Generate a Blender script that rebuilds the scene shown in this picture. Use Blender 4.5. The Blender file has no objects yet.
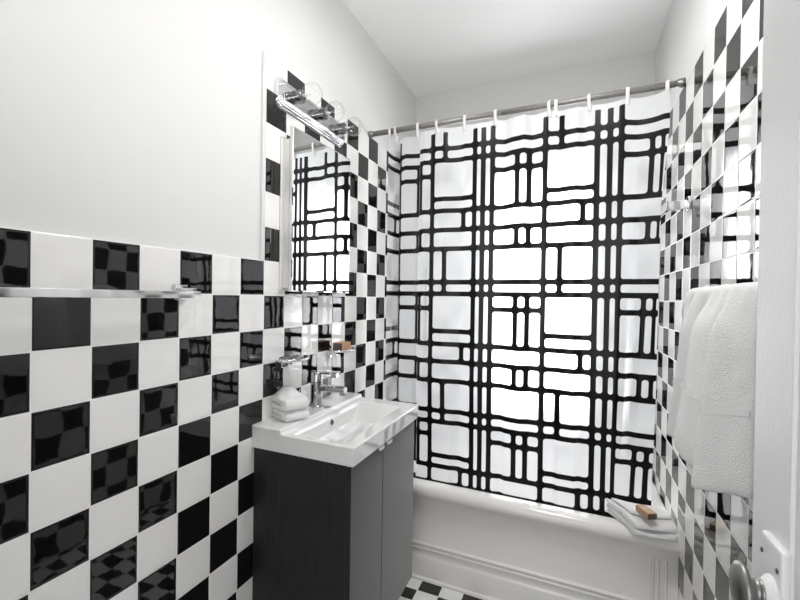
import bpy, bmesh, math, random
import numpy as np
from mathutils import Vector, Matrix, noise
random.seed(7)
PI = math.pi
col = bpy.context.scene.collection
sc = bpy.context.scene

# ------------------------------------------------------------------ measures
S = 0.12                       # wall tile pitch
XL, XR = -0.9618, 0.3820       # tiled faces of the side walls
YB = 2.823                     # far wall
EYE = 1.333
CEIL = 2.70
WAIN = EYE + 0.1223            # top of the low tiling
TALL = WAIN + 6 * S            # top of the tall tiling
YL0 = 0.4866                   # a tile joint on the left wall
YR0 = 1.3069                   # a tile joint on the right wall
YF = -0.06                     # inner face of the near wall

# ------------------------------------------------------------------ materials
def new_mat(name):
    m = bpy.data.materials.new(name); m.use_nodes = True
    nt = m.node_tree
    for n in list(nt.nodes): nt.nodes.remove(n)
    out = nt.nodes.new('ShaderNodeOutputMaterial')
    return m, nt, out

def mth(nt, op, a, b=None, c=None):
    n = nt.nodes.new('ShaderNodeMath'); n.operation = op
    for i, v in enumerate((a, b, c)):
        if v is None: continue
        if isinstance(v, (int, float)): n.inputs[i].default_value = v
        else: nt.links.new(v, n.inputs[i])
    return n.outputs[0]

def principled(nt, color, rough, metal=0.0, ior=1.5, coat=0.0):
    b = nt.nodes.new('ShaderNodeBsdfPrincipled')
    if isinstance(color, tuple): b.inputs['Base Color'].default_value = (*color, 1)
    else: nt.links.new(color, b.inputs['Base Color'])
    b.inputs['Roughness'].default_value = rough
    b.inputs['Metallic'].default_value = metal
    b.inputs['IOR'].default_value = ior
    b.inputs['Coat Weight'].default_value = coat
    return b

def position(nt):
    g = nt.nodes.new('ShaderNodeNewGeometry')
    s = nt.nodes.new('ShaderNodeSeparateXYZ'); nt.links.new(g.outputs['Position'], s.inputs[0])
    return g.outputs['Position'], {'x': s.outputs[0], 'y': s.outputs[1], 'z': s.outputs[2]}

def noise_tex(nt, vec, scale, detail=2.0, rough=0.5):
    n = nt.nodes.new('ShaderNodeTexNoise')
    n.inputs['Scale'].default_value = scale; n.inputs['Detail'].default_value = detail
    n.inputs['Roughness'].default_value = rough
    if vec is not None: nt.links.new(vec, n.inputs['Vector'])
    return n.outputs[0]

def bump(nt, height, strength=1.0, dist=1.0):
    b = nt.nodes.new('ShaderNodeBump'); b.inputs['Strength'].default_value = strength
    b.inputs['Distance'].default_value = dist; nt.links.new(height, b.inputs['Height'])
    return b.outputs[0]

def mix_col(nt, fac, a, b):
    n = nt.nodes.new('ShaderNodeMix'); n.data_type = 'RGBA'
    nt.links.new(fac, n.inputs[0])
    for i, v in ((6, a), (7, b)):
        if isinstance(v, tuple): n.inputs[i].default_value = (*v, 1)
        else: nt.links.new(v, n.inputs[i])
    return n.outputs[2]

def obj_coord(nt):
    t = nt.nodes.new('ShaderNodeTexCoord'); return t.outputs['Object']

def simple(name, color, rough, metal=0.0, bumps=None, coat=0.0, ior=1.5, var=None):
    m, nt, out = new_mat(name)
    c = color
    if var:
        f = noise_tex(nt, obj_coord(nt), var[0], 4)
        c = mix_col(nt, f, tuple(x * (1 - var[1]) for x in color), tuple(min(1, x * (1 + var[1])) for x in color))
    b = principled(nt, c, rough, metal, ior, coat)
    if bumps:
        h = noise_tex(nt, obj_coord(nt), bumps[0], 3)
        nt.links.new(bump(nt, h, 1.0, bumps[1]), b.inputs['Normal'])
    nt.links.new(b.outputs[0], out.inputs[0])
    return m

def tile_mat(name, ax, ay, ox, oy, sx, sy, odd_black, grout=0.0032, rough=0.03, white=(0.86, 0.855, 0.84), black=(0.004, 0.004, 0.0044), tilt=0.006, groutc=(0.84, 0.83, 0.81)):
    """glazed chequer tiling: cells count from (ox, oy) along world axes ax, ay"""
    m, nt, out = new_mat(name)
    pos, P = position(nt)
    u = mth(nt, 'DIVIDE', mth(nt, 'SUBTRACT', P[ax], ox), sx)
    v = mth(nt, 'DIVIDE', mth(nt, 'SUBTRACT', P[ay], oy), sy)
    iu, iv = mth(nt, 'FLOOR', u), mth(nt, 'FLOOR', v)
    fu, fv = mth(nt, 'SUBTRACT', u, iu), mth(nt, 'SUBTRACT', v, iv)
    par = mth(nt, 'MODULO', mth(nt, 'ADD', mth(nt, 'ADD', iu, iv), 200.0), 2.0)
    isb = mth(nt, 'GREATER_THAN', par, 0.5) if odd_black else mth(nt, 'LESS_THAN', par, 0.5)
    # distance to the nearest joint in metres
    du = mth(nt, 'MULTIPLY', mth(nt, 'SUBTRACT', 0.5, mth(nt, 'ABSOLUTE', mth(nt, 'SUBTRACT', fu, 0.5))), sx)
    dv = mth(nt, 'MULTIPLY', mth(nt, 'SUBTRACT', 0.5, mth(nt, 'ABSOLUTE', mth(nt, 'SUBTRACT', fv, 0.5))), sy)
    d = mth(nt, 'MINIMUM', du, dv)
    isg = mth(nt, 'LESS_THAN', d, grout / 2)
    colr = mix_col(nt, isg, mix_col(nt, isb, white, black), groutc)
    rgh = mth(nt, 'ADD', rough, mth(nt, 'MULTIPLY', isg, 0.5))
    b = principled(nt, colr, rough, ior=1.65); nt.links.new(rgh, b.inputs['Roughness'])
    # each tile sits a hair out of true, with softened edges and a faint ripple
    cv = nt.nodes.new('ShaderNodeCombineXYZ'); nt.links.new(iu, cv.inputs[0]); nt.links.new(iv, cv.inputs[1])
    wn = nt.nodes.new('ShaderNodeTexWhiteNoise'); wn.noise_dimensions = '3D'; nt.links.new(cv.outputs[0], wn.inputs['Vector'])
    ws = nt.nodes.new('ShaderNodeSeparateColor'); nt.links.new(wn.outputs['Color'], ws.inputs[0])
    h = mth(nt, 'MULTIPLY', mth(nt, 'MULTIPLY', mth(nt, 'SUBTRACT', ws.outputs[0], 0.5), fu), tilt * sx)
    h = mth(nt, 'ADD', h, mth(nt, 'MULTIPLY', mth(nt, 'MULTIPLY', mth(nt, 'SUBTRACT', ws.outputs[1], 0.5), fv), tilt * sy))
    e = mth(nt, 'MULTIPLY', mth(nt, 'SUBTRACT', 1.0, mth(nt, 'MINIMUM', mth(nt, 'DIVIDE', d, 0.007), 1.0)), 1.0)
    h = mth(nt, 'SUBTRACT', h, mth(nt, 'MULTIPLY', mth(nt, 'MULTIPLY', e, e), 0.0007))
    h = mth(nt, 'ADD', h, mth(nt, 'MULTIPLY', noise_tex(nt, pos, 16, 1), 0.00030))
    h = mth(nt, 'ADD', h, mth(nt, 'MULTIPLY', noise_tex(nt, pos, 120, 1), 0.000012))
    nt.links.new(bump(nt, h), b.inputs['Normal'])
    nt.links.new(b.outputs[0], out.inputs[0])
    return m

M = {}
M['tileL'] = tile_mat('left wall tile', 'y', 'z', YL0, WAIN, S, S, False)
M['tileR'] = tile_mat('right wall tile', 'y', 'z', YR0, TALL, S, S, True)
M['tileF'] = tile_mat('floor tile', 'x', 'y', -0.6105, 1.962, 0.0970, 0.074, True, grout=0.0022, rough=0.15, tilt=0.0)
M['paint'] = simple('white wall paint', (0.71, 0.71, 0.705), 0.75, bumps=(60, 0.0003))
M['ceil'] = simple('white ceiling paint', (0.88, 0.88, 0.875), 0.6, bumps=(80, 0.0002))
def door_mat():
    m, nt, out = new_mat('brushed white door paint')
    mp = nt.nodes.new('ShaderNodeMapping'); mp.inputs['Scale'].default_value = (420, 420, 60)
    nt.links.new(obj_coord(nt), mp.inputs[0])
    f = noise_tex(nt, mp.outputs[0], 1.0, 3)
    b = principled(nt, (0.74, 0.74, 0.745), 0.36)
    nt.links.new(bump(nt, f, 1.0, 0.0008), b.inputs['Normal']); nt.links.new(b.outputs[0], out.inputs[0]); return m
M['doorpaint'] = door_mat()
M['ceramic'] = simple('white glazed ceramic', (0.73, 0.73, 0.73), 0.05, coat=0.5)
M['enamel'] = simple('white tub enamel', (0.80, 0.785, 0.765), 0.16, bumps=(14, 0.0006))
M['chrome'] = simple('polished chrome', (0.78, 0.78, 0.79), 0.07, 1.0)
M['nickel'] = simple('worn nickel', (0.26, 0.255, 0.25), 0.40, 1.0, var=(40, 0.25))
M['socket'] = simple('dark chrome socket', (0.20, 0.20, 0.20), 0.22, 1.0)
M['dchrome'] = simple('darker chrome', (0.50, 0.495, 0.49), 0.08, 1.0)
M['rod'] = simple('brushed grey rod', (0.27, 0.26, 0.25), 0.55, 0.6, var=(160, 0.55))
M['mirror'] = simple('mirror glass', (0.92, 0.925, 0.93), 0.004, 1.0)
M['casemetal'] = simple('white painted cabinet metal', (0.72, 0.71, 0.70), 0.3)
M['plastic'] = simple('clear white plastic', (0.78, 0.76, 0.74), 0.3)
M['terry'] = simple('white terry cloth', (0.78, 0.78, 0.78), 0.95, bumps=(300, 0.003))
M['terryband'] = simple('flat woven towel band', (0.74, 0.74, 0.74), 0.8, bumps=(900, 0.0006))
M['black'] = simple('black rubber', (0.012, 0.012, 0.012), 0.4)
M['screw'] = simple('dark screw', (0.10, 0.10, 0.10), 0.4, 0.6)
M['hole'] = simple('dark overflow hole', (0.02, 0.02, 0.02), 0.6)
M['tabpull'] = simple('white tab pull', (0.80, 0.80, 0.80), 0.25)

def wood_mat():
    m, nt, out = new_mat('dark stained oak grain')
    mp = nt.nodes.new('ShaderNodeMapping'); mp.inputs['Scale'].default_value = (260, 260, 7)
    nt.links.new(obj_coord(nt), mp.inputs[0])
    f = noise_tex(nt, mp.outputs[0], 1.0, 5, 0.65)
    r = nt.nodes.new('ShaderNodeValToRGB')
    r.color_ramp.elements[0].position = 0.35; r.color_ramp.elements[0].color = (0.002, 0.002, 0.002, 1)
    r.color_ramp.elements[1].position = 0.72; r.color_ramp.elements[1].color = (0.016, 0.0155, 0.015, 1)
    nt.links.new(f, r.inputs[0])
    b = principled(nt, r.outputs[0], 0.42, ior=1.5)
    b.inputs['Sheen Weight'].default_value = .75; b.inputs['Sheen Roughness'].default_value = .30
    nt.links.new(bump(nt, f, 0.6, 0.0006), b.inputs['Normal'])
    nt.links.new(b.outputs[0], out.inputs[0])
    return m
M['wood'] = wood_mat()

def glass_mat():
    m, nt, out = new_mat('clear bulb glass')
    g = nt.nodes.new('ShaderNodeBsdfGlossy'); g.inputs['Roughness'].default_value = 0.02
    t = nt.nodes.new('ShaderNodeBsdfTransparent'); t.inputs[0].default_value = (0.97, 0.97, 0.97, 1)
    lw = nt.nodes.new('ShaderNodeLayerWeight'); lw.inputs[0].default_value = .5
    fr = nt.nodes.new('ShaderNodeMath'); fr.operation = 'MULTIPLY_ADD'; fr.inputs[1].default_value = .55; fr.inputs[2].default_value = .035
    pw = nt.nodes.new('ShaderNodeMath'); pw.operation = 'POWER'; pw.inputs[1].default_value = 3.5
    nt.links.new(lw.outputs['Facing'], pw.inputs[0]); nt.links.new(pw.outputs[0], fr.inputs[0])
    mx = nt.nodes.new('ShaderNodeMixShader')
    nt.links.new(fr.outputs[0], mx.inputs[0]); nt.links.new(t.outputs[0], mx.inputs[1]); nt.links.new(g.outputs[0], mx.inputs[2])
    nt.links.new(mx.outputs[0], out.inputs[0]); return m
M['glass'] = glass_mat()

def soap_mat():
    m, nt, out = new_mat('brown paper soap wrapper')
    pos, P = position(nt)
    f = noise_tex(nt, obj_coord(nt), 60, 3)
    c = mix_col(nt, f, (0.40, 0.225, 0.12), (0.50, 0.30, 0.17))
    b = principled(nt, c, 0.6); nt.links.new(b.outputs[0], out.inputs[0]); return m
M['kraft'] = soap_mat()
M['kraftend'] = simple('dark box end', (0.11, 0.09, 0.08), 0.5)
M['kraftprint'] = simple('pale print', (0.66, 0.55, 0.45), 0.6)

def curtain_mat():
    m, nt, out = new_mat('printed translucent vinyl')
    at = nt.nodes.new('ShaderNodeAttribute'); at.attribute_name = 'lattice'
    mr = nt.nodes.new('ShaderNodeMapRange'); mr.inputs[1].default_value = -0.0006; mr.inputs[2].default_value = 0.0006
    nt.links.new(at.outputs['Fac'], mr.inputs[0])
    tr = nt.nodes.new('ShaderNodeBsdfTranslucent'); tr.inputs[0].default_value = (0.93, 0.94, 0.955, 1)
    df = principled(nt, (0.88, 0.885, 0.90), 0.35)
    mw = nt.nodes.new('ShaderNodeMixShader'); mw.inputs[0].default_value = 0.45
    nt.links.new(tr.outputs[0], mw.inputs[1]); nt.links.new(df.outputs[0], mw.inputs[2])
    rf = nt.nodes.new('ShaderNodeBsdfRefraction'); rf.inputs['Roughness'].default_value = 0.62; rf.inputs['IOR'].default_value = 1.15
    rf.inputs[0].default_value = (0.95, 0.955, 0.965, 1)
    mw2 = nt.nodes.new('ShaderNodeMixShader'); mw2.inputs[0].default_value = 0.46
    nt.links.new(mw.outputs[0], mw2.inputs[1]); nt.links.new(rf.outputs[0], mw2.inputs[2])
    bk = principled(nt, (0.004, 0.004, 0.0045), 0.30, ior=1.3)
    mx = nt.nodes.new('ShaderNodeMixShader')
    nt.links.new(mr.outputs[0], mx.inputs[0]); nt.links.new(mw2.outputs[0], mx.inputs[1]); nt.links.new(bk.outputs[0], mx.inputs[2])
    nt.links.new(mx.outputs[0], out.inputs[0]); return m
M['curtain'] = curtain_mat()

# ------------------------------------------------------------------ mesh helpers
class MB:
    def __init__(s): s.bm = bmesh.new()
    def add(s, vs, fs, smooth=False, mi=0):
        v = [s.bm.verts.new(p) for p in vs]
        for f in fs:
            try:
                q = s.bm.faces.new([v[i] for i in f]); q.smooth = smooth; q.material_index = mi
            except ValueError: pass
        return v
    def box(s, lo, hi, bev=0.0, seg=2, mi=0):
        x0, y0, z0 = lo; x1, y1, z1 = hi
        b = bmesh.new()
        bmesh.ops.create_cube(b, size=1)
        for v in b.verts:
            v.co = Vector(((x0 + x1) / 2 + v.co.x * (x1 - x0), (y0 + y1) / 2 + v.co.y * (y1 - y0), (z0 + z1) / 2 + v.co.z * (z1 - z0)))
        if bev: bmesh.ops.bevel(b, geom=b.edges[:], offset=bev, segments=seg, affect='EDGES', profile=0.5)
        s.merge(b, 'bev' if bev > 0 else False, mi)
    def merge(s, b, smooth=False, mi=0, mat=None):
        if mat is not None: b.transform(mat)
        b.normal_update(); m = {}
        for v in b.verts: m[v] = s.bm.verts.new(v.co)
        for f in b.faces:
            try:
                q = s.bm.faces.new([m[v] for v in f.verts]); q.material_index = mi
                q.smooth = f.smooth if smooth == 'keep' else ((max(abs(c) for c in f.normal) < .999) if smooth == 'bev' else smooth)
            except ValueError: pass
        b.free()
    def tube(s, pts, r, n=16, cap=True, mi=0, smooth=True):
        """round tube along points; r scalar or list"""
        pts = [Vector(p) for p in pts]; rings = []
        for i, p in enumerate(pts):
            t = (pts[min(i + 1, len(pts) - 1)] - pts[max(i - 1, 0)]).normalized()
            a = Vector((0, 0, 1)) if abs(t.z) < .9 else Vector((0, 1, 0))
            u = t.cross(a).normalized(); w = u.cross(t).normalized()
            rr = r[i] if isinstance(r, (list, tuple)) else r
            rings.append([s.bm.verts.new(p + (u * math.cos(2 * PI * k / n) + w * math.sin(2 * PI * k / n)) * rr) for k in range(n)])
        for a, b in zip(rings, rings[1:]):
            for k in range(n):
                f = s.bm.faces.new((a[k], a[(k + 1) % n], b[(k + 1) % n], b[k])); f.smooth = smooth; f.material_index = mi
        if cap:
            for rg in (rings[0][::-1], rings[-1]):
                f = s.bm.faces.new(rg); f.material_index = mi
    def lathe(s, origin, axis, prof, n=28, mi=0):
        """prof: (distance along axis, radius)"""
        o = Vector(origin); t = Vector(axis).normalized()
        a = Vector((0, 0, 1)) if abs(t.z) < .9 else Vector((0, 1, 0))
        u = t.cross(a).normalized(); w = u.cross(t).normalized()
        rings = []
        for d, r in prof:
            rings.append([s.bm.verts.new(o + t * d + (u * math.cos(2 * PI * k / n) + w * math.sin(2 * PI * k / n)) * max(r, 1e-5)) for k in range(n)])
        for a_, b_ in zip(rings, rings[1:]):
            for k in range(n):
                f = s.bm.faces.new((a_[k], a_[(k + 1) % n], b_[(k + 1) % n], b_[k])); f.smooth = True; f.material_index = mi
        for rg in (rings[0][::-1], rings[-1]):
            f = s.bm.faces.new(rg); f.material_index = mi
    def sweep(s, prof, axis, t0, t1, mi=0, smooth=False, closed=True, segs=1):
        """extrude a 2-D profile along 'x' or 'y'; prof gives the other two coordinates"""
        def P(t, a, b): return (t, a, b) if axis == 'x' else (a, t, b)
        rings = [[s.bm.verts.new(P(t0 + (t1 - t0) * i / segs, a, b)) for a, b in prof] for i in range(segs + 1)]
        n = len(prof)
        for r0, r1 in zip(rings, rings[1:]):
            for i in range(n if closed else n - 1):
                f = s.bm.faces.new((r0[i], r0[(i + 1) % n], r1[(i + 1) % n], r1[i])); f.smooth = smooth; f.material_index = mi
        if closed:
            s.bm.faces.new(rings[0][::-1]).material_index = mi; s.bm.faces.new(rings[-1]).material_index = mi
    def build(s, name, mats, parent=None, origin=None, recalc=True):
        if recalc: bmesh.ops.recalc_face_normals(s.bm, faces=s.bm.faces[:])
        me = bpy.data.meshes.new(name)
        if origin is not None:
            bmesh.ops.translate(s.bm, verts=s.bm.verts[:], vec=-Vector(origin))
        s.bm.to_mesh(me); s.bm.free()
        for m in (mats if isinstance(mats, list) else [mats]): me.materials.append(m)
        o = bpy.data.objects.new(name, me); col.objects.link(o)
        if origin is not None: o.location = origin
        if parent is not None:
            o.parent = parent
            if origin is None: o.location = -Vector(world_loc(parent))
            else: o.location = Vector(origin) - Vector(world_loc(parent))
        return o

def world_loc(o):
    l = Vector(o.location)
    while o.parent: o = o.parent; l += Vector(o.location)
    return l
def tag(o, label=None, cat=None, group=None, kind=None):
    if label: o['label'] = label
    if cat: o['category'] = cat
    if group: o['group'] = group
    if kind: o['kind'] = kind
    return o
def empty(name, loc, label, cat, group=None):
    o = bpy.data.objects.new(name, None); o.empty_display_size = .05; col.objects.link(o); o.location = loc
    return tag(o, label, cat, group)
def struct(o, label=None): 
    o['kind'] = 'structure'
    if label: o['label'] = label
    return o
def sharp(o, ang=35):
    me = o.data
    flags = [p.use_smooth for p in me.polygons]
    me.set_sharp_from_angle(angle=math.radians(ang))
    me.polygons.foreach_set('use_smooth', flags); me.update()
    return o
def subsurf(o, lv=1):
    m = o.modifiers.new('smooth', 'SUBSURF'); m.levels = lv; m.render_levels = lv
    return o

# ------------------------------------------------------------------ room shell
PW = 0.010   # tile thickness: paint lies this far behind the tile face
def boxobj(name, lo, hi, mat, parent=None, bev=0, seg=2):
    b = MB(); b.box(lo, hi, bev, seg); return sharp(b.build(name, mat, parent))
HALL = -1.3
struct(boxobj('floor', (XL - .15, YF - .14, -.1), (XR + .15, YB + .15, 0), M['tileF']), 'black and white chequered floor of small tiles')
struct(boxobj('ceiling', (XL - .15, YF - .14, CEIL), (XR + .15, YB + .15, CEIL + .1), M['ceil']), 'plain white painted ceiling')
wl = struct(boxobj('wall_left', (XL - PW - .12, YF - .14, 0), (XL - PW, YB + .12, CEIL), M['paint']), 'white painted wall behind the sink with black and white chequered tile below')
b = MB()
b.box((XL - PW, YF, 0), (XL, 1.2066, WAIN), 0.002)
b.box((XL - PW, 1.2066, 0), (XL, YB, TALL))
b.box((XL - PW, 1.2066 - .014, WAIN), (XL - .0002, 1.2066, TALL), 0.002, 2, 1)
struct(sharp(b.build('tile_panel', [M['tileL'], M['ceramic']], wl)), 'chequered glazed tile, stepped up high behind the mirror')
wr = struct(boxobj('wall_right', (XR + PW, YF - .14, 0), (XR + PW + .12, YB + .12, CEIL), M['paint']), 'right wall, tiled high in black and white under a white painted band')
b = MB(); b.box((XR, YF, 0), (XR + PW, YB, TALL), 0.004)
struct(sharp(b.build('tile_panel', M['tileR'], wr)), 'high chequered glazed tile')
# far wall with a window opening behind the curtain
WX0, WX1, WZ0, WZ1 = -0.50, 0.13, 0.56, 2.12
b = MB()
b.box((XL - .12, YB, 0), (WX0, YB + .12, CEIL)); b.box((WX1, YB, 0), (XR + .12, YB + .12, CEIL))
b.box((WX0, YB, 0), (WX1, YB + .12, WZ0)); b.box((WX0, YB, WZ1), (WX1, YB + .12, CEIL))
wb = struct(b.build('wall_back', M['paint']), 'grey white painted wall above the shower rod')
M['tileB'] = tile_mat('far wall tile', 'x', 'z', XR, TALL, S, S, True)
b = MB()
b.box((XL + .0005, YB - .010, 0), (WX0, YB - .0003, TALL)); b.box((WX1, YB - .010, 0), (XR - .0005, YB - .0003, TALL)); b.box((WX0, YB - .010, 0), (WX1, YB - .0003, WZ0)); b.box((WX0, YB - .010, WZ1), (WX1, YB - .0003, TALL))
struct(b.build('tile_panel', M['tileB'], wb), 'chequered glazed tile behind the curtain')
# near wall with the doorway the photograph is taken from
DX0, DX1, DZ = -0.52, 0.235, 2.06
b = MB()
b.box((XL - .12, YF - .12, 0), (DX0, YF, CEIL)); b.box((DX1, YF - .12, 0), (XR + .12, YF, CEIL)); b.box((DX0, YF - .12, DZ), (DX1, YF, CEIL))
struct(b.build('wall_front', M['paint']))
# window
b = MB()
for lo, hi in (((WX0, WZ0), (WX0 + .045, WZ1)), ((WX1 - .045, WZ0), (WX1, WZ1)), ((WX0, WZ0), (WX1, WZ0 + .045)), ((WX0, WZ1 - .045), (WX1, WZ1)), ((WX0, 1.47), (WX1, 1.495))):
    b.box((lo[0], YB + .02, lo[1]), (hi[0], YB + .075, hi[1]), .004)
win = struct(sharp(b.build('window_1', M['ceramic'])), 'bright daylight window glowing behind the shower curtain')
def pane_mat():
    m, nt, out = new_mat('window glass')
    g = nt.nodes.new('ShaderNodeBsdfGlossy'); g.inputs['Roughness'].default_value = 0.02
    t = nt.nodes.new('ShaderNodeBsdfTransparent')
    mx = nt.nodes.new('ShaderNodeMixShader'); mx.inputs[0].default_value = .06
    nt.links.new(t.outputs[0], mx.inputs[1]); nt.links.new(g.outputs[0], mx.inputs[2]); nt.links.new(mx.outputs[0], out.inputs[0]); return m
for z0, z1 in ((WZ0 + .04, 1.475), (1.490, WZ1 - .04)):
    o = boxobj('pane', (WX0 + .04, YB + .045, z0), (WX1 - .04, YB + .049, z1), pane_mat(), win)

# ------------------------------------------------------------------ door, opened against the right wall
DXF = 0.195   # face of the door seen in the photograph
b = MB()
y0, y1 = -0.05, 0.656; st = 0.096; t = 0.038
zs = [0.012, 0.20, 0.93, 1.08, 1.93, 2.045]
b.box((DXF, y1 - st, zs[0]), (DXF + t, y1, zs[-1]), .0025)
b.box((DXF, y0, zs[0]), (DXF + t, y0 + st, zs[-1]), .0025)
for z0, z1 in ((zs[0], zs[1]), (zs[4], zs[5])):
    b.box((DXF + .0005, y0 + st - .003, z0), (DXF + t - .0005, y1 - st + .003, z1), .0015)
# one tall field with a stepped moulding round it
for k, (ins, dep) in enumerate(((0, .004), (.012, .010), (.03, .014))):
    b.box((DXF + dep, y0 + st + ins - .004, zs[1] + ins - .004), (DXF + t - dep, y1 - st - ins + .004, zs[4] - ins + .004), .0015)
door = struct(sharp(b.build('door_1', M['doorpaint'])), 'white painted panelled door standing open along the right wall')
KY, KZ = 0.585, 1.038
b = MB(); b.box((DXF - .007, .556, .895), (DXF + .001, .607, 1.090), .003)
plate = struct(sharp(b.build('lock_plate', M['doorpaint'], door)), 'thick white painted lock plate')
b = MB()
for yy, zz in ((.601, 1.070), (.563, 1.068)): b.lathe((DXF - .0075, yy, zz), (-1, 0, 0), [(0, .0026), (.0008, .0024), (.001, 0)], 10)
b.build('screw', M['screw'], plate)
b = MB()
b.lathe((DXF - .006, .574, KZ), (-1, 0, 0), [(0, .019), (.004, .0185), (.009, .013), (.012, .0125)], 28)
struct(b.build('knob_rose', M['doorpaint'], door))
b = MB()
b.lathe((DXF - .014, .574, KZ), (-1, 0, 0), [(0, .0128), (.004, .0130), (.0045, .0115), (.008, .0115), (.0115, .0125), (.012, .017), (.0140, .0235), (.0165, .0256), (.0195, .0250), (.0228, .020), (.0246, .012), (.0252, .0)], 36)
struct(b.build('door_knob', M['nickel'], door), 'worn grey metal knob')

# ------------------------------------------------------------------ bathtub
def arc(cx, cy, r, a0, a1, n): return [(cx + r * math.cos(math.radians(a0 + (a1 - a0) * i / n)), cy + r * math.sin(math.radians(a0 + (a1 - a0) * i / n))) for i in range(n + 1)]
TY = 1.985; TX0, TX1 = XL + .001, XR - .001
prof = [(TY - .020, 0.0), (TY - .020, .006), (TY - .010, .012), (TY - .008, .095), (TY - .004, .104), (TY, .110)]
prof += [(TY, .132)] + arc(TY, .140, .006, 270, 90, 4) + [(TY, .150)] + arc(TY, .160, .007, 270, 90, 4) + [(TY + .003, .172), (TY + .004, .345)]
prof += [(TY + .002, .368), (TY - .006, .382)]
prof += arc(1.990, .4165, .0365, 200, 90, 10)
prof += [(2.015, .4525), (2.030, .449), (2.040, .440), (2.048, .42), (2.062, .30), (2.085, .14), (2.11, .085), (2.16, .06), (2.60, .06), (2.68, .10), (2.72, .20), (2.745, .43), (2.755, .45), (2.78, .4535), (YB - .011, .4535), (YB - .011, 0)]
b = MB(); b.sweep(prof, 'x', TX0, TX1, smooth=True)
# stiles of the apron panel at either end
for xs in ((.300, .317, .342, .356), (-.930, -.916, -.893, -.878)):
    for x in xs[:3]:
        b.tube([(x, TY + .0035, .168), (x, TY + .0035, .345)], .006, 8)
# sloped inner ends of the basin
for x0, x1 in ((TX0, TX0 + .07), (TX1 - .06, TX1)):
    b.box((x0, 2.03, .06), (x1, YB - .02, .452), .012)
tub = sharp(b.build('bathtub', M['enamel']), 50)
tag(tub, 'white enamelled bathtub with a panelled apron across the far end of the room', 'bathtub')

# ------------------------------------------------------------------ shower rod, hooks, curtain
RZ, RY = EYE + .8475, 2.0508
rod = empty('shower_rod', (XL, RY, RZ), 'grey metal shower curtain rod spanning from wall to wall', 'curtain rod')
b = MB(); b.tube([(XL + .003, RY, RZ), (-.3, RY, RZ)], .0132, 20); b.tube([(-.30, RY, RZ), (XR - .003, RY, RZ)], .0124, 20)
b.build('rod_pole', M['rod'], rod)
for x, dx in ((XL + .0005, 1), (XR - .0005, -1)):
    b = MB(); b.lathe((x, RY, RZ), (dx, 0, 0), [(0, .018), (.012, .018), (.016, .016), (.026, .0145), (.027, .012)], 24)
    b.build('end_cap', M['nickel'], rod)

SX = [-1.045, -1.020, -.985, -.930, -.885, -.842, -.795, -.755, -.727, -.692, -.660, -.617, -.560, -.475, -.400, -.335, -.285, -.250, -.200, -.165, -.112, -.060, -.020, .010, .040, .088, .135, .174, .230, .285, .334, .365]
XX = [-.833, -.834, -.834, -.829, -.821, -.806, -.768, -.722, -.700, -.687, -.657, -.617, -.560, -.475, -.400, -.335, -.285, -.250, -.200, -.165, -.112, -.060, -.020, .010, .040, .088, .135, .174, .229, .282, .316, .338]
YY = [-.050, -.010, .040, .105, .085, .050, .040, .042, .050, .010, -.012, .0, -.012, .012, -.008, .006, .016, -.008, -.022, .004, .0, .012, -.004, -.008, .012, .004, .0, -.004, .002, -.006, -.010, -.010]
def interp(x, xs, ys): return float(np.interp(x, xs, ys))
def smooth_interp(xs, ys, n=2400, w=.008):
    g = np.linspace(xs[0] - .05, xs[-1] + .05, n); y = np.interp(g, xs, ys)
    k = max(1, int(w / (g[1] - g[0]))); ker = np.hanning(2 * k + 3); ker /= ker.sum()
    yp = np.pad(y, (k + 1, k + 1), mode='edge'); return g, np.convolve(yp, ker, mode='valid')
GX, PX = smooth_interp(SX, XX, w=.010); _, PYv = smooth_interp(SX, YY, w=.010)
ROWS = [2.057, 1.998, 1.753, 1.661, 1.571, 1.411, 1.355, 1.113, 1.029, .935, .788, .733, .514, .4315]
H3 = [1.927, 1.285, .668]; HA = [1.811, 1.175, .566]
HEM = 2.134
def lattice_holes():
    """(s0, s1, z0, z1) of every white field between the black bands"""
    hw, hh = .0106, .0113
    full = [-1.120, -.919, -.880, -.842, -.617, -.414, -.376, -.336, -.112, .088, .134, .174, .397]
    holes = []
    def cells(s0, s1, z0, z1, subs):
        e = [s0] + [s0 + d for d in subs] + [s1]
        for a, c in zip(e, e[1:]): holes.append((a + hw, c - hw, z0 + hh, z1 - hh))
    bands = list(zip(ROWS[1:], ROWS[:-1]))
    kinds = ['pair', 'tall', 'a', 'b', 'c', 'pair', 'tall', 'a', 'b', 'c', 'pair', 'tall', 'a']
    for a, c in zip(full, full[1:]):
        w = c - a
        typ = 'T' if w < .06 else ('C' if any(abs(a - q) < 1e-6 for q in (-.842, -.336, .174)) else 'D')
        C2 = [.1105, .1595]; D1, D2 = [.064], [.150]
        # open tops above the first band
        cells(a, c, ROWS[0], HEM + .03, D1 if typ == 'D' else [])
        ti = 0
        for (z0, z1), k in zip(bands, kinds):
            if typ == 'T': cells(a, c, z0, z1, [])
            elif typ == 'C':
                if k == 'tall':
                    cells(a, c, z0, H3[ti], C2); cells(a, c, H3[ti], z1, C2)
                elif k == 'b': cells(a, c, z0, z1, C2)
                else: cells(a, c, z0, z1, [])
            else:
                if k == 'tall': cells(a, c, z0, HA[ti], []); cells(a, c, HA[ti], z1, [])
                elif k == 'a': cells(a, c, z0, z1, D2)
                elif k in ('pair', 'c'): cells(a, c, z0, z1, D1)
                else: cells(a, c, z0, z1, [])
            if k == 'tall': ti += 1
    return holes
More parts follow.
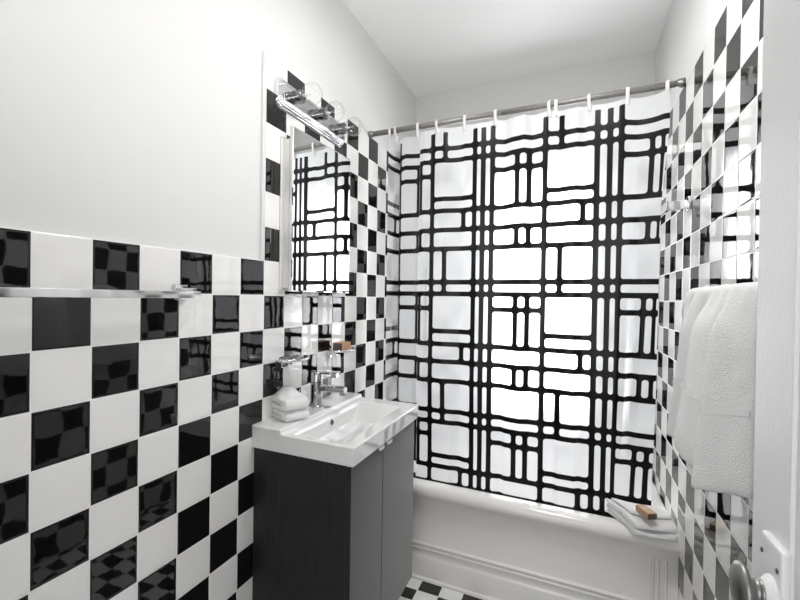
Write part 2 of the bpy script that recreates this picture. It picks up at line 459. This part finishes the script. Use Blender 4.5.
def make_curtain():
    ss = np.arange(-1.043, .3601, .0042); zs_ = np.arange(.385, 2.1571, .0055)
    NS, NZ = len(ss), len(zs_)
    s, z = np.meshgrid(ss, zs_)              # rows are z
    d = np.full(s.shape, .05)
    for s0, s1, z0, z1 in lattice_holes():
        cx, cy, w, h = (s0 + s1) / 2, (z0 + z1) / 2, (s1 - s0) / 2, (z1 - z0) / 2
        r = min(.0105, w * .98, h * .98)
        m = (np.abs(s - cx) < w + .03) & (np.abs(z - cy) < h + .03)
        qx = np.abs(s - cx) - (w - r); qz = np.abs(z - cy) - (h - r)
        sd = np.hypot(np.maximum(qx, 0), np.maximum(qz, 0)) + np.minimum(np.maximum(qx, qz), 0) - r
        d = np.where(m, np.minimum(d, sd), d)
    d = np.where(z > HEM, np.minimum(d, HEM - z), d)          # plain hem
    x = np.interp(s, GX, PX); y = np.interp(s, GX, PYv)
    f = np.clip((z - .38) / 1.76, 0, 1)                        # 0 bottom, 1 top
    amp = 1.25 - 1.15 * np.clip((f - .30) / .25, 0, 1) * 0 - .75 * np.exp(-((f - .55) / .22) ** 2)
    left = s < -.64
    yy = np.where(left, y, y * amp)
    # the right end gathers in towards its foot
    g = np.clip((1.95 - z) / 1.45, 0, 1.0)
    x = x - g * np.interp(s, [-.2, .10, .174, .23, .285, .334, .365], [0, .0, .006, .030, .048, .034, .002])
    x = x - np.clip((2.02 - z) / .30, 0, 1) * np.interp(s, [.30, .334, .365], [0, .002, .025])
    yy = yy + g * np.interp(s, [.174, .215, .250, .285, .33, .365], [0, -.030, .02, .004, .006, .012])
    # foot wavers where it lies against the tub
    foot = np.clip((.80 - z) / .40, 0, 1)
    yy = yy + foot * .006 * np.sin(s * 46) 
    low = np.clip((.95 - z) / .35, 0, 1)
    y = RY + yy
    y = y * (1 - low) + low * np.maximum(y + .012, 2.066 + .022 * np.clip((s - .02) / .08, 0, 1))
    # sag between the hooks
    HK = [-1.10, -.95, -.80, -.697, -.596, -.465, -.324, -.097, -.075, .057, .192, .335]
    sag = np.zeros_like(s)
    for a, c in zip(HK, HK[1:]):
        q = (s - a) / (c - a); sag += np.where((q > 0) & (q < 1), np.sin(np.clip(q, 0, 1) * PI) * min(.010, (c - a) * .06), 0)
    zz = z - sag * np.clip((z - 1.75) / .35, 0, 1)
    # the left return steps down a little behind its fold
    co = np.stack([x, y, zz], -1).reshape(-1, 3)
    idx = np.arange(NS * NZ).reshape(NZ, NS)
    fc = np.stack([idx[:-1, :-1], idx[:-1, 1:], idx[1:, 1:], idx[1:, :-1]], -1).reshape(-1, 4)
    me = bpy.data.meshes.new('shower_curtain')
    me.from_pydata(co.tolist(), [], fc.tolist())
    me.polygons.foreach_set('use_smooth', [True] * len(fc))
    at = me.attributes.new('lattice', 'FLOAT', 'POINT'); at.data.foreach_set('value', d.reshape(-1).astype(np.float32))
    me.materials.append(M['curtain']); me.update()
    o = bpy.data.objects.new('shower_curtain', me); col.objects.link(o)
    return tag(o, 'translucent white shower curtain printed with a black rounded lattice', 'shower curtain')
curtain = make_curtain()
def curtain_at(x):
    k = np.argmin(np.abs(PX[GX > -.64] - x)); return float(PYv[GX > -.64][k])

def hook_mesh():
    b = MB(); n = 28; w = .0065
    path = []
    for i in range(n):
        a = 2 * PI * i / n
        yy = .0150 * math.cos(a); zz = .0150 * math.sin(a)
        if zz < 0: zz *= 3.7; yy *= (1 - .45 * min(1, -zz / .05))
        path.append((yy, zz + .001))
    th = .0017; rings = []
    for i, (yy, zz) in enumerate(path):
        a = 2 * PI * i / n; ny, nz = math.cos(a), math.sin(a) * .6
        l = math.hypot(ny, nz); ny, nz = ny / l, nz / l
        rings.append([b.bm.verts.new(p) for p in ((-w, yy, zz), (w, yy, zz), (w, yy + ny * th, zz + nz * th), (-w, yy + ny * th, zz + nz * th))])
    for i in range(n):
        r0, r1 = rings[i], rings[(i + 1) % n]
        for k in range(4): b.bm.faces.new((r0[k], r0[(k + 1) % 4], r1[(k + 1) % 4], r1[k])).smooth = True
    return b
hooks = [(-.841, 'white plastic hook at the left end of the shower rod, nearest the left wall'),
         (-.810, 'white plastic hook second from the left wall, crowding the end hook'),
         (-.697, 'white plastic hook third from the left wall on the shower rod'),
         (-.596, 'white plastic hook above the single black bar left of the left triple stripe'),
         (-.465, 'white plastic hook just left of the left triple stripe of the curtain'),
         (-.324, 'white plastic hook just right of the left triple stripe of the curtain'),
         (-.097, 'left hook of the close pair near the middle of the shower rod'),
         (-.073, 'right hook of the close pair near the middle of the shower rod'),
         (.057, 'white plastic hook just left of the right triple stripe of the curtain'),
         (.192, 'white plastic hook just right of the right triple stripe of the curtain'),
         (.328, 'white plastic hook at the right end of the rod, nearest the right wall')]
hb = hook_mesh().build('curtain_hook', M['plastic'])
for i, (x, lab) in enumerate(hooks):
    o = hb if i == 0 else hb.copy()
    if i: col.objects.link(o)
    o.location = (x, RY, RZ); o.rotation_euler = (0, 0, random.uniform(-.35, .35))
    tag(o, lab, 'curtain hook', 'hooks along the shower rod')

# ------------------------------------------------------------------ vanity cabinet
CX = -.590; CY0, CY1, CZ0, CZ1 = 1.163, 1.748, .150, .820
van = empty('vanity_cabinet', (XL, 1.455, CZ0), 'dark wood grained vanity cabinet hung on the wall under the white sink', 'cabinet')
b = MB()
b.box((XL + .001, CY0, CZ0), (CX - .019, CY0 + .018, CZ1), .0008); b.box((XL + .001, CY1 - .018, CZ0), (CX - .019, CY1, CZ1), .0008)
b.box((XL + .001, CY0 + .017, CZ0), (CX - .019, CY1 - .017, CZ0 + .018), .0008); b.box((XL + .001, CY0 + .017, CZ0 + .017), (XL + .010, CY1 - .017, CZ1 - .10), .0008)
sharp(b.build('body', M['wood'], van))
mid = 1.4105
for y0, y1, ty in ((CY0, mid - .0012, mid - .022), (mid + .0012, CY1, mid + .052)):
    b = MB(); b.box((CX - .018, y0, CZ0), (CX, y1, CZ1 - .004), .0012)
    d = sharp(b.build('door', M['wood'], van))
    b = MB(); b.box((CX - .001, ty - .017, CZ1 - .016), (CX + .0075, ty + .017, CZ1 - .005), .001)
    tag(b.build('tab_pull', M['tabpull'], d), 'small white tab pull')

# ------------------------------------------------------------------ sink
def make_sink():
    b = bmesh.new()
    x0, x1, y0, y1 = XL + .001, -.575, 1.152, 1.761
    zd, zr, zb = .898, .883, .8205
    xd = -.842
    # plan rings: outer bottom, outer top, basin lip, basin floor
    ox = [(x0, y0), (x1, y0), (x1, y1), (x0, y1)]
    lip = [(-.822, 1.176), (-.622, 1.172), (-.628, 1.692), (-.822, 1.688)]
    mid_ = [(-.816, 1.182), (-.632, 1.178), (-.638, 1.672), (-.816, 1.668)]
    flo = [(-.800, 1.215), (-.664, 1.215), (-.664, 1.545), (-.800, 1.545)]
    V = lambda p, z: b.verts.new((p[0], p[1], z))
    A = [V(p, zb + .0005) for p in [(x0, y0), (x1 - .004, y0 + .003), (x1 - .004, y1 - .003), (x0, y1)]]
    # front part of the rim at zr, rear deck at zd
    T = [V((xd, y0), zr), V((x1, y0), zr), V((x1, y1), zr), V((xd, y1), zr)]
    L = [V(p, zr) for p in lip]; Md = [V(p, zr - .012) for p in mid_]; F = [V(p, .768) for p in flo]
    Dk = [V((x0, y0), zd), V((xd - .004, y0), zd), V((xd - .004, y1), zd), V((x0, y1), zd)]
    fs = []
    def q(*v): fs.append(b.faces.new(v))
    # rim order: T0 back-left, T1 front-left, T2 front-right, T3 back-right ; L0 back-left, L1 front-left, L2 front-right, L3 back-right
    for i in range(4):
        j = (i + 1) % 4
        if i == 3: q(T[3], T[0], L[0], L[3])
        else: q(T[i], T[j], L[j], L[i])
        q(L[i], L[j], Md[j], Md[i]); q(Md[i], Md[j], F[j], F[i])
    q(F[0], F[1], F[2], F[3])
    q(Dk[0], Dk[1], Dk[2], Dk[3]); q(Dk[1], T[0], T[3], Dk[2])       # deck and its step
    q(A[1], A[2], T[2], T[1])                                         # front face
    q(A[0], A[1], T[1], T[0], Dk[1], Dk[0]); q(A[3], Dk[3], Dk[2], T[3], T[2], A[2])
    q(A[0], Dk[0], Dk[3], A[3]); q(A[0], A[3], A[2], A[1])
    bmesh.ops.recalc_face_normals(b, faces=b.faces[:])
    ed = [e for e in b.edges if len(e.link_faces) == 2 and e.calc_face_angle(0) > .25 and not all(v.co.x < x0 + .002 for v in e.verts)]
    rv = bmesh.ops.bevel(b, geom=ed, offset=.0048, segments=3, affect='EDGES', profile=.5, clamp_overlap=True)
    for f in b.faces: f.smooth = False
    for f in rv['faces']: f.smooth = True
    mb = MB(); mb.merge(b, 'keep')
    return mb
sink = empty('sink', (XL, 1.456, .8205), 'white rectangular ceramic sink with a wide basin on the dark vanity', 'sink')
sharp(make_sink().build('basin', M['ceramic'], sink), 40)
b = MB(); b.lathe((-.8125, 1.432, .856), (1, 0, .18), [(0, .0125), (.0016, .0125), (.002, .0098)], 20)
ov = b.build('overflow_ring', M['chrome'], sink)
b = MB(); b.lathe((-.8108, 1.432, .8563), (1, 0, .18), [(0, .0100), (.0008, .0098)], 20)
tag(b.build('overflow_hole', M['hole'], ov), 'dark round overflow hole')
b = MB(); b.lathe((-.735, 1.36, .7675), (0, 0, 1), [(0, .021), (.003, .021), (.004, .017)], 24)
b.build('drain', M['chrome'], sink)

# ------------------------------------------------------------------ faucet
fc = empty('faucet', (-.905, 1.470, .898), 'chrome single lever faucet standing on the rear deck of the sink', 'faucet')
b = MB(); b.lathe((-.905, 1.470, .898), (0, 0, 1), [(0, .0265), (.004, .0265), (.005, .0245), (.096, .0245), (.0975, .0225)], 32)
sharp(b.build('body', M['dchrome'], fc), 40)
b = MB(); b.lathe((-.905, 1.470, .996), (0, 0, 1), [(0, .0235), (.001, .0245), (.036, .0245), (.039, .022), (.0395, 0)], 32)
sharp(b.build('cap', M['dchrome'], fc), 40)
b = MB(); b.box((-.89, 1.456, .962), (-.775, 1.486, .985), .004); b.lathe((-.789, 1.471, .964), (0, 0, -1), [(0, .011), (.010, .011), (.0105, .008)], 20)
sharp(b.build('spout', M['dchrome'], fc), 40)
b = MB(); b.box((-.905, 1.459, 1.030), (-.815, 1.481, 1.037), .0025); b.box((-.835, 1.457, 1.020), (-.812, 1.483, 1.037), .003)
sharp(b.build('lever', M['dchrome'], fc), 40)

# ------------------------------------------------------------------ soap dishes and soap
def soap_dish(y, z, lab, sh=.005):
    e = empty('soap_dish', (XL, y, z), lab, 'soap dish', 'chrome soap dishes above the sink')
    b = MB(); b.box((XL + .0005, y - .020, z - .018), (XL + .016, y + .020, z + .020), .003)
    sharp(b.build('wall_mount', M['chrome'], e), 40)
    b = MB(); b.box((XL + .012, y - .012, z - .006), (XL + .040, y + .012, z + .010), .002)
    sharp(b.build('bracket', M['chrome'], e), 40)
    b = MB(); n = 40; cx, cy, cz = XL + .062, y + sh, z + .018
    rings = []
    for rx, ry, dz in ((.052, .084, .003), (.050, .082, .0065), (.046, .078, .0065), (.041, .073, 0.0), (.026, .050, -.003), (.010, .02, -.003), (.010, .02, -.007), (.026, .050, -.007), (.042, .074, -.004), (.050, .082, -.001)):
        rings.append([b.bm.verts.new((cx + rx * math.cos(2 * PI * k / n), cy + ry * math.sin(2 * PI * k / n), cz + dz)) for k in range(n)])
    for r0, r1 in zip(rings, rings[1:] + rings[:1]):
        for k in range(n): b.bm.faces.new((r0[k], r0[(k + 1) % n], r1[(k + 1) % n], r1[k])).smooth = True
    b.build('tray', M['chrome'], e)
    return cx, cy, cz
soap_dish(1.315, 1.088, 'empty oval chrome soap dish on the tile above the folded washcloths', -.018)
cx, cy, cz = soap_dish(1.665, 1.082, 'oval chrome soap dish on the tile under the mirror holding a brown soap box')
def soap_box(loc, rot, size, lab, prints):
    e = bpy.data.objects.new('soap_box', None); e.empty_display_size = .03; col.objects.link(e)
    e.location = loc; e.rotation_euler = rot; tag(e, lab, 'soap box')
    l, w, h = size
    b = MB(); b.box((-l / 2, -w / 2, 0), (l / 2, w / 2, h), .0008)
    for f in b.bm.faces:
        f.normal_update()
        if f.normal.x < -.9: f.material_index = 1
    o = b.build('wrapper', [M['kraft'], M['kraftend']]); o.parent = e
    if prints:
        b = MB(); rr = random.Random(3)
        for k, yy in enumerate((.25, .0, -.25)):
            xx = -l * .36
            while xx < l * .33:
                ln = rr.uniform(.003, .008); b.box((xx, yy * w - w * .085, h - .0001), (min(xx + ln, l * .36), yy * w + w * .085, h + .0004)); xx += ln + .0025
        p = b.build('print_lines', M['kraftprint']); p.parent = e; tag(p, 'pale printed lines')
soap_box((cx - .008, cy + .012, cz - .0026), (0, 0, PI / 2), (.082, .046, .036), 'brown paper soap box with a dark end, lying on the chrome dish', False)

# ------------------------------------------------------------------ medicine cabinet with mirror
mc = empty('medicine_cabinet', (XL, 1.53, 1.35), 'white metal medicine cabinet with a frameless mirror door above the sink', 'medicine cabinet')
b = MB(); b.box((XL + .0005, 1.300, 1.362), (XL + .034, 1.722, 1.906), .002)
b.box((XL + .001, 1.289, 1.352), (XL + .006, 1.728, 1.915), .001)
sharp(b.build('case', M['casemetal'], mc))
b = MB(); b.box((XL + .036, 1.300, 1.350), (XL + .046, 1.729, 1.950), .0005)
ajar = lambda bb: bmesh.ops.rotate(bb.bm, verts=bb.bm.verts[:], cent=(XL + .036, 1.300, 0), matrix=Matrix.Rotation(-.030, 3, 'Z'))
ajar(b)
md = sharp(b.build('mirror_door', M['casemetal'], mc))
b = MB()   # bevelled mirror plate
x0, x1, x2 = XL + .0462, XL + .0475, XL + .0490
yy0, yy1, zz0, zz1 = 1.301, 1.7285, 1.351, 1.949; bv = .004
o4 = [(x1, yy0, zz0), (x1, yy1, zz0), (x1, yy1, zz1), (x1, yy0, zz1)]; i4 = [(x2, yy0 + bv, zz0 + bv), (x2, yy1 - bv, zz0 + bv), (x2, yy1 - bv, zz1 - bv), (x2, yy0 + bv, zz1 - bv)]
k4 = [(x0, p[1], p[2]) for p in o4]
b.add(k4 + o4 + i4, [(3, 2, 1, 0)] + [(i, (i + 1) % 4, 4 + (i + 1) % 4, 4 + i) for i in range(4)] + [(4 + i, 4 + (i + 1) % 4, 8 + (i + 1) % 4, 8 + i) for i in range(4)] + [(8, 9, 10, 11)])
ajar(b)
b.build('mirror', M['mirror'], md)

# ------------------------------------------------------------------ vanity light
LY0, LY1, LZ, LH = 1.255, 1.745, 2.068, .056
vl = empty('vanity_light', (XL, 1.53, LZ), 'chrome three bulb vanity light bar mounted above the mirror', 'wall light')
b = MB()
pr = []
half = []                    # flat face between two fluted, stepped edges
for i in range(25):
    t_ = i / 24
    half.append((XL + .0005 + .024 * math.sin(t_ * PI / 2) + .0016 * abs(math.sin(t_ * PI * 4)), -LH + .030 * t_))
pr = [(XL + .0005, LZ - LH)] + [(x, LZ + z) for x, z in half[1:]] + [(x, LZ - z) for x, z in half[::-1][:-1]] + [(XL + .0005, LZ + LH)]
b.sweep(pr, 'y', LY0 + .03, LY1 - .03, smooth=False)
sharp(b.build('back_plate', M['chrome'], vl), 20)
for yy, dy in ((LY0 + .03, -1), (LY1 - .03, 1)):
    b = MB()
    for k, (off, sc_) in enumerate(((0, 1.06), (.010, .98), (.018, .86), (.025, .70))):
        q = [(XL + .0005 + (p[0] - XL) * sc_, LZ + (p[1] - LZ) * sc_) for p in pr]
        b.sweep(q, 'y', yy - .002 * dy, yy + (off + .008) * dy, smooth=False)
    sharp(b.build('end_cap', M['chrome'], vl), 20)
for k, yy in enumerate((1.340, 1.506, 1.672)):
    b = MB(); b.lathe((XL + .020, yy, LZ + .002), (1, 0, 0), [(0, .026), (.004, .026), (.005, .0225), (.022, .0225), (.023, .0245), (.040, .0245), (.041, .021), (.043, .017)], 28)
    so = sharp(b.build('socket', M['socket'], vl), 40)
    b = MB()
    pf = [(.036, .0125), (.042, .0135), (.048, .016)]
    pf += [(.082 - .039 * math.cos(math.radians(a)), .039 * math.sin(math.radians(a))) for a in range(32, 181, 8)]
    b.lathe((XL + .020, yy, LZ + .002), (1, 0, 0), pf, 32)
    bu = b.build('bulb', M['glass'], vl)
    tag(bu, 'clear glass globe bulb')
    b = MB(); b.lathe((XL + .060, yy, LZ + .002), (1, 0, 0), [(0, .008), (.010, .006), (.022, .003), (.023, .0)], 12)
    b.tube([(XL + .078, yy, LZ + .002), (XL + .094, yy - .008, LZ + .003), (XL + .096, yy, LZ + .006), (XL + .094, yy + .008, LZ + .003), (XL + .079, yy + .001, LZ + .002)], .0006, 6)
    b.build('filament_stem', M['plastic'], bu)

# ------------------------------------------------------------------ towel bars
def bar_bracket(b, wx, s, y, z, reach):
    b.box((min(wx, wx + s * .009), y - .021, z - .021), (max(wx, wx + s * .009), y + .021, z + .021), .002)
    b.box((min(wx + s * .008, wx + s * reach), y - .010, z - .012), (max(wx + s * .008, wx + s * reach), y + .010, z + .012), .0015)
tb = empty('towel_bar', (XL, .6, 1.338), 'empty chrome towel bar with square ends on the left tiled wall', 'towel bar')
b = MB(); b.box((XL + .052, .10, 1.324), (XL + .064, .862, 1.342), .0012); sharp(b.build('bar', M['chrome'], tb))
for y in (.845, .13):
    b = MB(); bar_bracket(b, XL + .0005, 1, y, 1.339 if y > .5 else 1.334, .054); sharp(b.build('bracket', M['chrome'], tb))
BZ, BX = 1.342, .316
tr = empty('towel_bar', (XR, 1.35, BZ), 'chrome towel bar on the right tiled wall, hidden under the hanging white towel', 'towel bar')
b = MB(); b.box((BX - .006, .97, BZ - .008), (BX + .006, 1.585, BZ + .008), .0012); sharp(b.build('bar', M['chrome'], tr))
for y in (.995, 1.552):
    b = MB(); bar_bracket(b, XR - .0005, -1, y, BZ, .066); sharp(b.build('bracket', M['chrome'], tr))
gb = empty('grab_bar', (XR, 1.95, 1.688), 'short flat chrome bar on the right tiled wall at the curtain edge', 'bar')
b = MB(); b.box((XR - .010, 1.905, 1.664), (XR - .0005, 1.962, 1.712), .002); sharp(b.build('wall_plate', M['chrome'], gb))
b = MB(); b.box((.318, 1.938, 1.672), (XR - .008, 1.952, 1.704), .0015); sharp(b.build('arm', M['chrome'], gb))
b = MB(); b.box((.312, 1.936, 1.670), (.322, 2.120, 1.706), .0015); sharp(b.build('bar', M['chrome'], gb))

# ------------------------------------------------------------------ cloth
def cloth_slab(center, thick, map3, nu, nv, closed_ends=True):
    """centerline [(a,h)] swept across v in 0..1; map3(a,h,v) -> xyz. Returns MB with a padded closed skin"""
    b = MB()
    n = len(center)
    nr = []
    for i in range(n):
        a0, h0 = center[max(i - 1, 0)]; a1, h1 = center[min(i + 1, n - 1)]
        dx, dy = a1 - a0, h1 - h0; l = math.hypot(dx, dy) or 1
        nr.append((-dy / l, dx / l))
    outer = [(center[i][0] + nr[i][0] * thick / 2, center[i][1] + nr[i][1] * thick / 2) for i in range(n)]
    inner = [(center[i][0] - nr[i][0] * thick / 2, center[i][1] - nr[i][1] * thick / 2) for i in range(n)]
    e0 = (center[0][0] - (center[1][0] - center[0][0]) / (math.dist(center[0], center[1]) or 1) * thick * .4, center[0][1])
    e1 = (center[-1][0] + (center[-1][0] - center[-2][0]) / (math.dist(center[-1], center[-2]) or 1) * thick * .4, center[-1][1] + (center[-1][1] - center[-2][1]) / (math.dist(center[-1], center[-2]) or 1) * thick * .4)
    loop = outer + [e1] + inner[::-1] + [e0]
    cen = center + [center[-1]] + center[::-1] + [center[0]]
    rings = []
    vs = [0.0] + [(.5 - .5 * math.cos(PI * (j / nv))) * .0 + j / nv for j in range(nv + 1)] + [1.0]
    for j, v in enumerate(vs):
        k = .25 if j in (0, len(vs) - 1) else (.8 if j in (1, len(vs) - 2) else 1)
        vv = v
        rings.append([b.bm.verts.new(map3(c[0] + (p[0] - c[0]) * k, c[1] + (p[1] - c[1]) * k, vv + (-.012 if j == 0 else .012 if j == len(vs) - 1 else 0))) for p, c in zip(loop, cen)])
    m = len(loop)
    for r0, r1 in zip(rings, rings[1:]):
        for i in range(m): b.bm.faces.new((r0[i], r0[(i + 1) % m], r1[(i + 1) % m], r1[i])).smooth = True
    for rg in (rings[0][::-1], rings[-1]):
        try: b.bm.faces.new(rg).smooth = True
        except ValueError: pass
    return b
def fold_line(l, gap, n=14, base=0.0, zback=0.0):
    """U lying on its side: bottom layer from a=0 to a=l, round the fold, top layer back"""
    r = gap / 2
    pts = [(l * i / n, base + r * 0) for i in range(n)]
    pts += [(l + r * math.cos(math.radians(t)), base + r + r * math.sin(math.radians(t))) for t in range(-90, 91, 30)]
    pts += [(l - l * i / n, base + gap) for i in range(1, n + 1)]
    return pts
N3 = lambda x, y, z, s: noise.noise(Vector((x * s, y * s, z * s)))

# folded washcloths on the sink: folds face the room
def washcloth(z0, w, l, rot, ox, oy, gap, thick, bulge, lab, seed):
    c = fold_line(l, gap, 10)
    def mp(a, h, v):
        yloc = (v - .5) * w; xloc = a - l * .5
        f = h / gap
        z = z0 + thick / 2 + h + bulge(xloc / l, yloc / w) * max(0, f) * gap
        k = .0035
        xloc += N3(a, v * .1, seed, 30) * k; z += N3(a, v * w, seed + h * 10, 34) * .0065 * max(0, f); xloc += .004 * N3(h, v * w, seed + 5, 45)
        yloc *= 1 + .05 * N3(a, h, seed, 20)
        X = ox + xloc * math.cos(rot) - yloc * math.sin(rot); Y = oy + xloc * math.sin(rot) + yloc * math.cos(rot)
        return (X, Y, z)
    o = subsurf(cloth_slab(c, thick, mp, 0, 10).build('washcloth', M['terry']), 1)
    return tag(o, lab, 'washcloth', 'folded washcloths on the sink')
RT = -.42
washcloth(.898, .092, .086, RT, -.901, 1.283, .018, .017, lambda x, y: .05 * math.sin(6 * y), 'flat folded white washcloth, lower one of the pile on the sink deck', 1.3)
washcloth(.9345, .094, .084, RT + .03, -.903, 1.281, .022, .0185, lambda x, y: 1.25 * max(0, 1 - abs(2.0 * (x + .20)) ** 1.3) * max(0, 1 - abs(2.0 * (y - .05)) ** 1.3) + .1, 'puffy folded white washcloth topping the pile beside the faucet', 4.1)

# bath towel folded over the tub rim
def bil(p00, p10, p11, p01, u, v):
    return tuple((1 - u) * (1 - v) * p00[i] + u * (1 - v) * p10[i] + u * v * p11[i] + (1 - u) * v * p01[i] for i in range(3))
def tub_towel():
    # u runs from the tub side (0) to the fold over the apron (1); v from left to right
    c00, c10, c11, c01 = (.146, 2.058, 0), (.228, 1.936, 0), (.366, 1.950, 0), (.352, 2.060, 0)
    e = empty('bath_towel', (.28, 2.0, .4555), 'thick folded white bath towel on the rim at the right end of the tub', 'towel')
    L = .15
    def rim(y):                                   # height of the rim under the cloth
        if y > 1.992: return .4545
        if y > 1.960: return .4185 + math.sqrt(max(0, .0365 ** 2 - (1.992 - y) ** 2))
        return .4185 + .0176 - (1.960 - y) * .62
    def layer(name, z0, gap, thick, seed):
        c = fold_line(L, gap, 14)
        def mp(a, h, v):
            u = a / L
            x, y, _ = bil(c00, c10, c11, c01, u, v)
            z = rim(y) * .5 + rim(max(y, 1.985)) * .5 + z0 + thick / 2 + h
            z += (.004 * N3(x, y, seed, 20) + .005 * math.sin(v * 5 + seed)) * (h / gap) - .010 * (h / gap) * max(0, .25 - v) * (u > 0)
            return (x + .003 * N3(y, h, seed, 25), y + .003 * N3(x, h, seed, 25), z)
        return subsurf(cloth_slab(c, thick, mp, 0, 16).build(name, M['terry'], e), 1)
    layer('lower_fold', .002, .0145, .0135, 2.2); layer('upper_fold', .0305, .0125, .0115, 2.25)
    def flap():
        c = [(L * i / 12, 0) for i in range(13)]
        def mp(a, h, v):
            u = a / L
            x, y, _ = bil(c00, c10, c11, c01, .0 + u * .76, .08 + v * .86)
            zz = rim(y) * .5 + rim(max(y, 1.985)) * .5
            return (x, y, zz + .0605 + h + .004 * N3(x, y, 2.2, 20) + .005 * math.sin((.08 + v * .86) * 5 + 2.2))
        return subsurf(cloth_slab(c, .008, mp, 0, 14).build('top_flap', M['terry'], e), 1)
    flap()
tub_towel()
soap_box((.270, 1.958, .5185), (0.0, -0.06, math.radians(120)), (.066, .036, .022), 'small brown soap box resting on the folded bath towel', True)

# long towel hanging over the right bar
def hanging_towel():
    e = empty('hanging_towel', (BX, 1.38, BZ), 'long white terry towel draped over the bar on the right wall', 'towel')
    front, back, r = .395, .33, .017
    path = [(r, -back + back * i / 12) for i in range(12)]
    path += [(r * math.cos(math.radians(t)), r * math.sin(math.radians(t)) * .9) for t in range(0, 181, 22)]
    path += [(-r, -front * i / 22) for i in range(1, 23)]
    W0, W1 = .985, 1.575
    vt = [0, .10, .19, .27, .40, .455, .485, .56, .66, .70, .73, .86, 1.0]
    drop = [-.030, -.012, .008, -.004, -.020, -.026, -.006, -.004, .0, .002, -.004, -.004, -.008]
    lean = [.000, .020, .044, .026, .046, .050, -.018, -.006, .022, .032, -.020, .004, -.014]
    def mp(a, h, v):
        depth = max(0, -h)                                  # below the bar
        fr = 1 if a < 0 else 0
        k = min(1, depth / .36); k2 = min(1, (depth + .022) / .10)
        y = W0 + (W1 - W0) * v
        y += fr * k * .235 * max(0, v - .35)                 # the far half flares out
        pleat = 1.3 * interp(v, vt, lean) * k2 * (.55 + .45 * k) + .004 * math.sin(v * 38 + 1.0) * k2
        x = BX + a - fr * (pleat + .006 * k) + .0015 * math.sin(v * 60)
        z = BZ + .012 + h - .030 * max(0, (v - .86) / .14) ** 2 * max(0, 1 - depth / .12) - fr * k * interp(v, vt, drop)
        x += .003 * N3(y, h, 1.0, 22); z += fr * k * .003 * N3(y, 1.0, 1.0, 40)
        return (min(x, XR - .008), y, z)
    sk = cloth_slab(path, .0075, mp, 0, 64)
    o = subsurf(sk.build('cloth', M['terry'], e), 1)
    # woven bands across the front
    b = MB()
    for d0, d1 in ((.225, .243),):
        n = 64; rows = []
        for d in (d0, (d0 + d1) / 2, d1):
            rows.append([b.bm.verts.new(tuple(np.array(mp(-r - .0042, -d, j / n)))) for j in range(n + 1)])
        for r0, r1 in zip(rows, rows[1:]):
            for j in range(n): b.bm.faces.new((r0[j], r0[j + 1], r1[j + 1], r1[j])).smooth = True
    ob = b.build('woven_band', M['terryband'], e)
    tag(ob, 'flat woven band')
hanging_towel()

# ------------------------------------------------------------------ light
w = bpy.data.worlds.new('World'); sc.world = w; w.use_nodes = True
bg = w.node_tree.nodes['Background']; bg.inputs[0].default_value = (0.95, 0.97, 1.0, 1); bg.inputs[1].default_value = 0.4
def area(name, loc, aim, sx, sy, power, color=(1, 1, 1)):
    l = bpy.data.lights.new(name, 'AREA'); l.shape = 'RECTANGLE'; l.size = sx; l.size_y = sy; l.energy = power; l.color = color
    o = bpy.data.objects.new(name, l); col.objects.link(o); o.location = loc
    o.rotation_euler = (Vector(aim) - Vector(loc)).to_track_quat('-Z', 'Y').to_euler()
    return o
area('daylight', (-.19, YB + .45, 1.55), (-.19, YB - 1, 1.30), .9, 1.9, 52, (.97, .985, 1.0))
area('doorway_fill', (-.14, -1.1, 1.35), (-.25, 1.5, 1.15), 1.2, 1.5, 13, (1.0, .985, .965))  # unseen soft fill added behind the camera, shining in through the doorway
pl = bpy.data.lights.new('overhead_fill', 'AREA'); pl.shape = 'DISK'; pl.size = .42; pl.energy = 10.5; pl.color = (1, .985, .965)  # added fill disc under the ceiling, stands for no known fitting
po = bpy.data.objects.new('overhead_fill', pl); col.objects.link(po); po.location = (-.12, 1.30, CEIL - .10)
bl = bpy.data.lights.new('bounce_fill', 'AREA'); bl.shape = 'DISK'; bl.size = .5; bl.energy = 4.5; bl.color = (1, .99, .98)  # unseen fill added near the camera, aimed up to brighten the ceiling
bo = bpy.data.objects.new('bounce_fill', bl); col.objects.link(bo); bo.location = (-.05, .15, 1.75); bo.rotation_euler = (math.radians(162), math.radians(-8), 0)

# ------------------------------------------------------------------ camera
cam = bpy.data.cameras.new('camera'); co = bpy.data.objects.new('camera', cam); col.objects.link(co)
cam.sensor_width = 36; cam.sensor_fit = 'HORIZONTAL'; cam.lens = 432.99 / 800 * 36; cam.clip_start = .02
cam.shift_x = (400 - 361.92) / 800; cam.shift_y = (300.97 - 300) / 800
yaw, pitch, roll = math.radians(25.7914), math.radians(-.4918), math.radians(.8010)
f = Vector((-math.sin(yaw), math.cos(yaw), 0)); r = Vector((math.cos(yaw), math.sin(yaw), 0)); u = Vector((0, 0, 1))
f2 = f * math.cos(pitch) + u * math.sin(pitch); u2 = -f * math.sin(pitch) + u * math.cos(pitch)
r3 = r * math.cos(roll) + u2 * math.sin(roll); u3 = -r * math.sin(roll) + u2 * math.cos(roll)
m = Matrix((r3, u3, -f2)).transposed().to_4x4(); m.translation = (0, 0, EYE)
co.matrix_world = m
sc.camera = co

sc.view_settings.view_transform = 'Standard'; sc.view_settings.look = 'None'; sc.view_settings.gamma = 1; sc.view_settings.use_curve_mapping = False
sc.view_settings.exposure = 0.4
sc.cycles.max_bounces = 14; sc.cycles.diffuse_bounces = 8; sc.cycles.glossy_bounces = 6; sc.cycles.transmission_bounces = 8; sc.cycles.transparent_max_bounces = 12
sc.cycles.sample_clamp_indirect = 6; sc.cycles.caustics_reflective = False
